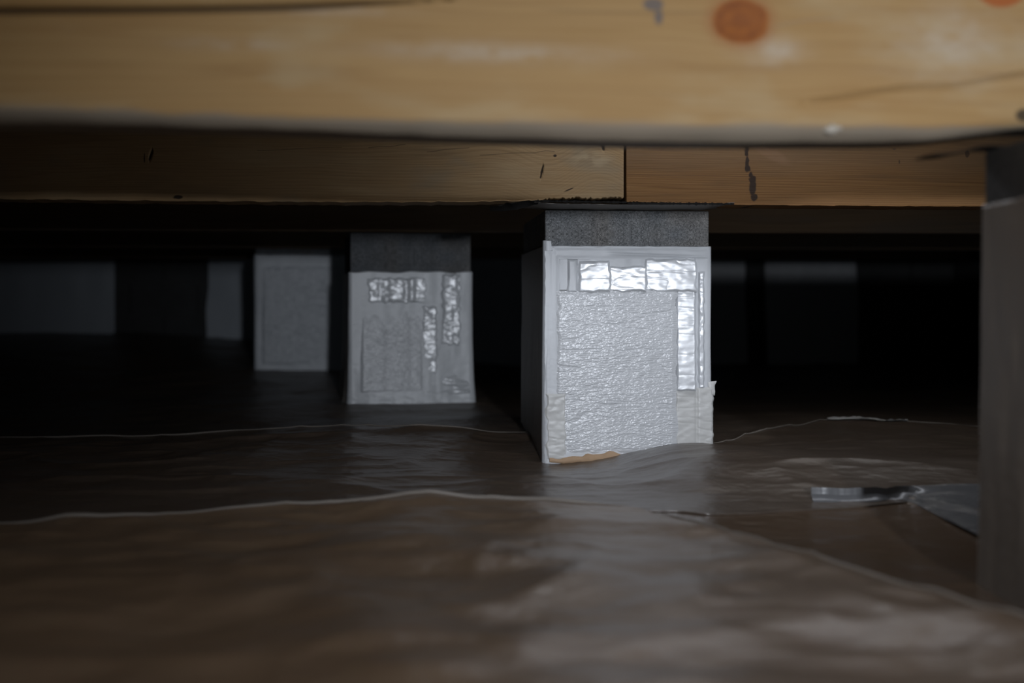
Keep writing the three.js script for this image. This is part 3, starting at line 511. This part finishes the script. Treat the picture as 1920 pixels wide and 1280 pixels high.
{ // over the right pier: a dark sheet whose corner hangs out under the near beam
  shieldSheet('black sheet on the closest pier, its corner hanging out under the near beam', [0.88, 0, -1.6], 0, 0.6, 0.06, 0.6, { seed: 7, mat: feltMat, bend: (u, v) => -0.012 * ss(0.12, 0.0, u) - 0.003 * gauss(u - 0.07, 0.03) });
}

// ------------------------------------------------------------------ plastic ground sheets
function filmTex(seed, a, b, paleTone) {
  return tex(2.6, 2.6, 1024, 1024, (x, y) => {
    const n = 0.5 + 0.5 * fbm(x * 3.3, y * 3.3, seed, 5), m = 0.5 + 0.5 * fbm(x * 8 + 5, y * 8, seed + 9, 4), p = hash(Math.floor(x * 380), Math.floor(y * 380), seed);
    let c = lerp3(a, b, ss(0.25, 0.75, n)); c = lerp3(c, paleTone, ss(0.5, 0.8, m) * 0.55); if (p > 0.985) c = lerp3(c, paleTone, 0.5);
    return c;
  });
}
const filmBump = tex(0.5, 0.5, 1024, 1024, (x, y) => clamp(0.5 + 0.3 * fbm(x * 26, y * 40, 33, 4) + 0.22 * (ridge(x * 14, y * 34, 35) - 0.55) + 0.05 * noise(x * 90, y * 90, 37)), true);
const pt = (px, py, y = 0) => { const d = (EYE - y) * F / (py - HZ); return [PX(px, d), d]; };
const sheetMatOf = (seed, a, b, d, rough) => P({ map: filmTex(seed, a, b, d), roughness: rough, bumpMap: filmBump, bumpScale: 0.0035, ior: 1.58 });
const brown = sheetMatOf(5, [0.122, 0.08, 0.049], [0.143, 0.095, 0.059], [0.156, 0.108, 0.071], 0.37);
const dark = sheetMatOf(15, [0.078, 0.05, 0.031], [0.088, 0.058, 0.038], [0.098, 0.068, 0.047], 0.25);  // sheets past the near one: weaker light put into darker browns
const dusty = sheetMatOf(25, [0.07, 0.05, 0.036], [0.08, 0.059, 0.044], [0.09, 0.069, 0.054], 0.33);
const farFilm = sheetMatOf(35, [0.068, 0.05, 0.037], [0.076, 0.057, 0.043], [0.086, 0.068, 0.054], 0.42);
const hemMat = P({ color: new THREE.Color(0.18, 0.158, 0.136), roughness: 0.5 });
function folds(x, z, s, a) {
  const d = -z; a *= 1 - 0.85 * gauss(x - 0.28, 0.2) * gauss(d - 2.72, 0.12);
  return a * (0.012 * fbm(x * 3.6 + 0.8 * d, d * 5.2, s, 3) + 0.0065 * fbm(x * 8 - 3 * d, d * 13, s + 11, 2) * ss(2.3, 1.9, d) + 0.0055 * Math.pow(ridge(x * 2.6 + d * 0.9, d * 5.2, s + 3), 4) + 0.003 * Math.pow(ridge(x * 6 - d * 2, d * 12, s + 6), 5));
}
// near and far edges are curves d(x); lip raises the far edge
function groundSheet(label, mat, x0, x1, nearD, farD, lift, seed, amp, o = {}) {
  const g = thing('ground_sheet', label, 'ground sheet');
  const H0 = (x, d, v) => ground(x, -d) + lift + folds(x, -d, seed, amp) * ss(0, o.calm ?? 0.04, v) + (o.lip ? o.lip(x, d, v) : 0) + (o.extra ? o.extra(x, d) : 0);
  const xs = (u) => x0 + (x1 - x0) * (o.warp ? o.warp(u) : u), nx = o.nx ?? 320, ny = o.ny ?? 200;
  const vv = (v) => (o.bias ? Math.pow(v, o.bias) : v);
  const top = (u, v) => { const x = xs(u), d = mix(nearD(x), farD(x), vv(v)); return [x, H0(x, d, vv(v)), -d, x + 1.3, d]; };
  const sheet = slab(nx, ny, top, (u, v) => { const q = top(u, v); return [q[0], q[1] - 0.0025, q[2], q[3], q[4]]; }, true);
  mesh('film', sheet, mat, g);
  const hem = (a, b, side, rad, label2) => {                // folded welt along the far or near edge between x = a and b
    const n = 260, geo = grid(n, 8, (s, t) => { const x = mix(a, b, s), d = side ? farD(x) : nearD(x), y = H0(x, d, side ? 1 : 0), th = t * Math.PI * 2, k = rad * (0.75 + 0.5 * noise(x * 7, 1, seed)) * ss(0, 0.04, s) * ss(1, 0.96, s) + 0.0004; return [x, y + 0.001 + k * 0.8 * Math.sin(th), -d + k * 1.15 * Math.cos(th), s, t]; });
    const m = mesh('folded_hem', geo, o.hemMat ?? hemMat, g); if (label2) m.userData.label = label2;
  };
  (o.hems ?? []).forEach((h) => hem(...h));
  return g;
}
const E1 = [[-3.4, 1.72], [-1.6, 1.80], pt(0, 1000), pt(300, 985), pt(550, 968), pt(740, 957), pt(900, 952), pt(1060, 956), [0.215, 2.06], [0.30, 1.9], [0.42, 1.64], pt(1780, 1150), [0.68, 1.06], [0.8, 0.8], [1.0, 0.4], [1.3, -0.3]];
E1.sort((a, b) => a[0] - b[0]);
const E1R = [[-3.5, 1.9], [0.0, 2.12], [0.3, 2.14], pt(1320, 950), pt(1500, 943), pt(1640, 938), pt(1830, 934), [1.6, 2.3], [2.6, 2.3]];
const E2 = [[-3.6, 2.95], pt(0, 830, 0.005), pt(250, 827, 0.01), pt(500, 822, 0.015), pt(690, 818, 0.025), pt(780, 823, 0.025), pt(960, 832, 0.01), [0.28, 2.98], pt(1340, 840, 0.01), pt(1440, 820, 0.02), pt(1560, 802, 0.03), pt(1700, 800, 0.03), pt(1830, 800, 0.03), [1.7, 3.35], [2.6, 3.2]];
const far1 = (x) => interp(E1, x), far1r = (x) => interp(E1R, x), far2 = (x) => interp(E2, x);
groundSheet('brown crumpled plastic sheet filling the foreground, edge running diagonally to the right', brown, -2.6, 1.25, () => -1.9, far1, 0.016, 7, 1.25,
  { nx: 420, ny: 300, bias: 0.8, lip: (x, d, v) => 0.012 * ss(0.86, 1, v) * ss(0.1, 0.4, x) - 0.006 * ss(0.97, 1, v) * ss(0.1, 0.4, x), hems: [[-2.6, 0.2, 1, 0.0055, 'pale folded edge of the near sheet'], [0.26, 1.1, 1, 0.003]] });
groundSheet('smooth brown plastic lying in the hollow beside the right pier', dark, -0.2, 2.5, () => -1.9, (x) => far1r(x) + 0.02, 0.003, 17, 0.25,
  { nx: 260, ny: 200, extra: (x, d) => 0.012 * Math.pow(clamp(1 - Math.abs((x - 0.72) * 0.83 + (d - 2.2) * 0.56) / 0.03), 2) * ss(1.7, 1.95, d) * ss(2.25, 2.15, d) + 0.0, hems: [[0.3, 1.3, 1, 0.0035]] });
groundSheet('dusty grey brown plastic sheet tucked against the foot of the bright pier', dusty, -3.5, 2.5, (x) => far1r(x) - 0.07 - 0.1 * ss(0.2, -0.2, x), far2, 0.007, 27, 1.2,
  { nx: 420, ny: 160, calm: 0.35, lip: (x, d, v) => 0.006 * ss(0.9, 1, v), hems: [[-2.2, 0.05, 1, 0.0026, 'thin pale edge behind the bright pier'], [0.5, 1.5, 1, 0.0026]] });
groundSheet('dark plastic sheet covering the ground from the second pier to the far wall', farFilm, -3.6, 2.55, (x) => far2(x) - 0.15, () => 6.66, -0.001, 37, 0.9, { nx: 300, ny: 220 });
{ // pale sheet added to imitate the daylight sheen beside the right pier
  const nearE = (x) => interp([[0.56, 2.145], [0.68, 2.14], [0.755, 2.11], [0.785, 1.86], [0.9, 1.8], [1.1, 1.78]], x), farE = (x) => interp([[0.56, 2.16], [0.72, 2.16], [0.9, 2.17], [1.1, 2.18]], x);
  const top = (u, v) => { const x = mix(0.57, 1.06, u), d = mix(nearE(x), farE(x), v), a = Math.abs((x - 0.735) * 0.8 + (d - 2.13) * 0.6); return [x, ground(x, -d) + 0.008 + 0.012 * Math.pow(v, 2) + 0.01 * ss(0.9, 1, v) - 0.004 * clamp(1 - a / 0.016) + 0.003 * fbm(x * 14, d * 20, 5, 3), -d, x, d]; };
  const m = mesh('sheen_sheet', slab(220, 60, top, (u, v) => { const q = top(u, v); return [q[0], q[1] - 0.0015, q[2], q[3], q[4]]; }), P({ color: new THREE.Color(0.105, 0.106, 0.11), roughness: 0.25, bumpMap: filmBump, bumpScale: 0.003 }));
  m.userData = { label: 'pale crumpled sheet imitating the bluish floor sheen beside the foot of the closest pier', category: 'sheen sheet' };
}
{ // torn scrap of tape on the seam at the right
  const [sx, sd] = pt(1630, 800, 0.034);
  const geo = slab(60, 8, (u, v) => { const x = sx + (u - 0.5) * 0.235, d = far2(x) + (v - 0.5) * (0.02 + 0.012 * noise(u * 9, 2, 3)); return [x, ground(x, -d) + 0.0185 + folds(x, -d, 27, 1.2) + 0.003 * noise(u * 14, v * 3, 4), -d, u, v]; }, (u, v) => { const x = sx + (u - 0.5) * 0.235, d = far2(x) + (v - 0.5) * 0.02; return [x, ground(x, -d) + 0.0165 + folds(x, -d, 27, 1.2), -d, u, v]; });
  const m = mesh('tape_scrap', geo, MAT.worn); m.userData = { label: 'crumpled scrap of whitish tape on the sheet seam at right', category: 'tape' };
}

// ------------------------------------------------------------------ plastic hung on the far wall
const hung = P({ color: new THREE.Color(0.3, 0.322, 0.345), roughness: 0.5, bumpMap: creaseBump, bumpScale: 0.002 });
const hungDim = P({ color: new THREE.Color(0.3, 0.305, 0.31), roughness: 0.55, bumpMap: creaseBump, bumpScale: 0.002 });
function wallSheet(label, px0, px1, mat, seed) {
  const d = 6.62, x0 = PX(px0, d), x1 = PX(px1, d), y1 = 0.8;
  const g = grid(60, 40, (u, v) => { const x = mix(x0, x1, u) + 0.012 * noise(v * 4, u > 0.5 ? 1 : 2, seed) * Math.abs(u - 0.5) * 2, yb = ground(x, -d) - 0.005, y = mix(yb, y1, v); return [x, y, -d + 0.012 * (1 + fbm(x * 5, y * 2, seed, 3)) + 0.03 * Math.pow(1 - v, 4), x, y]; });
  const gb = grid(24, 16, (u, v) => { const x = mix(x0, x1, u), y = mix(ground(x, -d) - 0.005, y1, v); return [x, y, -d - 0.002, x, y]; }, true);
  const t = mesh('wall_plastic', mergeGeometries([g, gb]), mat); t.userData = { label, category: 'plastic sheet' };
}
wallSheet('bluish plastic hung on the far wall at the left edge of the picture', -320, 215, hung, 3);
wallSheet('wide plastic sheet on the far wall behind the left piers', 392, 1010, hung, 5);
wallSheet('narrow dark plastic sheet on the far wall just right of the bright pier', 1090, 1396, hungDim, 7);
wallSheet('dark plastic sheet on the far wall, rightmost one', 1434, 1605, hungDim, 9);

// ------------------------------------------------------------------ lamp added unseen behind the camera as the main light
{
  const dir = new THREE.Vector3(...LAMP.aim).normalize(), yaw = Math.atan2(dir.x, dir.z);
  const gy = ground(LAMP.at[0], LAMP.at[2]);
  const lamp = thing('added_lamp', 'square lamp on a stand, added unseen behind the viewer as the main light', 'lamp', [LAMP.at[0], gy + 0.01, LAMP.at[2]], yaw);
  const body = new THREE.MeshStandardMaterial({ color: new THREE.Color(0.03, 0.03, 0.03), roughness: 0.5 }), hy = LAMP.at[1] - gy - 0.01;
  mesh('housing', moved(box(0.2, 0.15, 0.05, 0.012, 3), 0, hy, -0.04), body, lamp);
  mesh('lens', moved(box(0.17, 0.12, 0.006, 0.002, 1), 0, hy, -0.013), new THREE.MeshStandardMaterial({ color: 0xffffff, emissive: new THREE.Color(1, 0.97, 0.94), emissiveIntensity: 3, roughness: 0.4 }), lamp);
  for (const s of [-1, 1]) { mesh('leg', moved(box(0.012, hy, 0.012, 0.003, 1), s * 0.108, hy / 2, -0.04), body, lamp); mesh('foot', moved(box(0.014, 0.012, 0.2, 0.004, 1), s * 0.108, 0.006, -0.04), body, lamp); }
  mesh('handle', moved(new THREE.TorusGeometry(0.06, 0.007, 10, 24, Math.PI), 0, hy + 0.075, -0.04), body, lamp);
  const spot = new THREE.SpotLight(new THREE.Color(...LAMP.color), LAMP.power, 0, LAMP.cone, 1, 2);
  spot.name = 'added_lamp_beam'; spot.position.set(...LAMP.at).addScaledVector(dir, 0.03); spot.target.position.set(...LAMP.at).addScaledVector(dir, 3); spot.castShadow = true; spot.shadow.radius = 2.5; spot.shadow.mapSize.set(2048, 2048);
  scene.add(spot, spot.target);
}
scene.traverse((o) => { if (o.isLight && o.isSpotLight) o.castShadow = true; });
renderer.render(scene, camera);
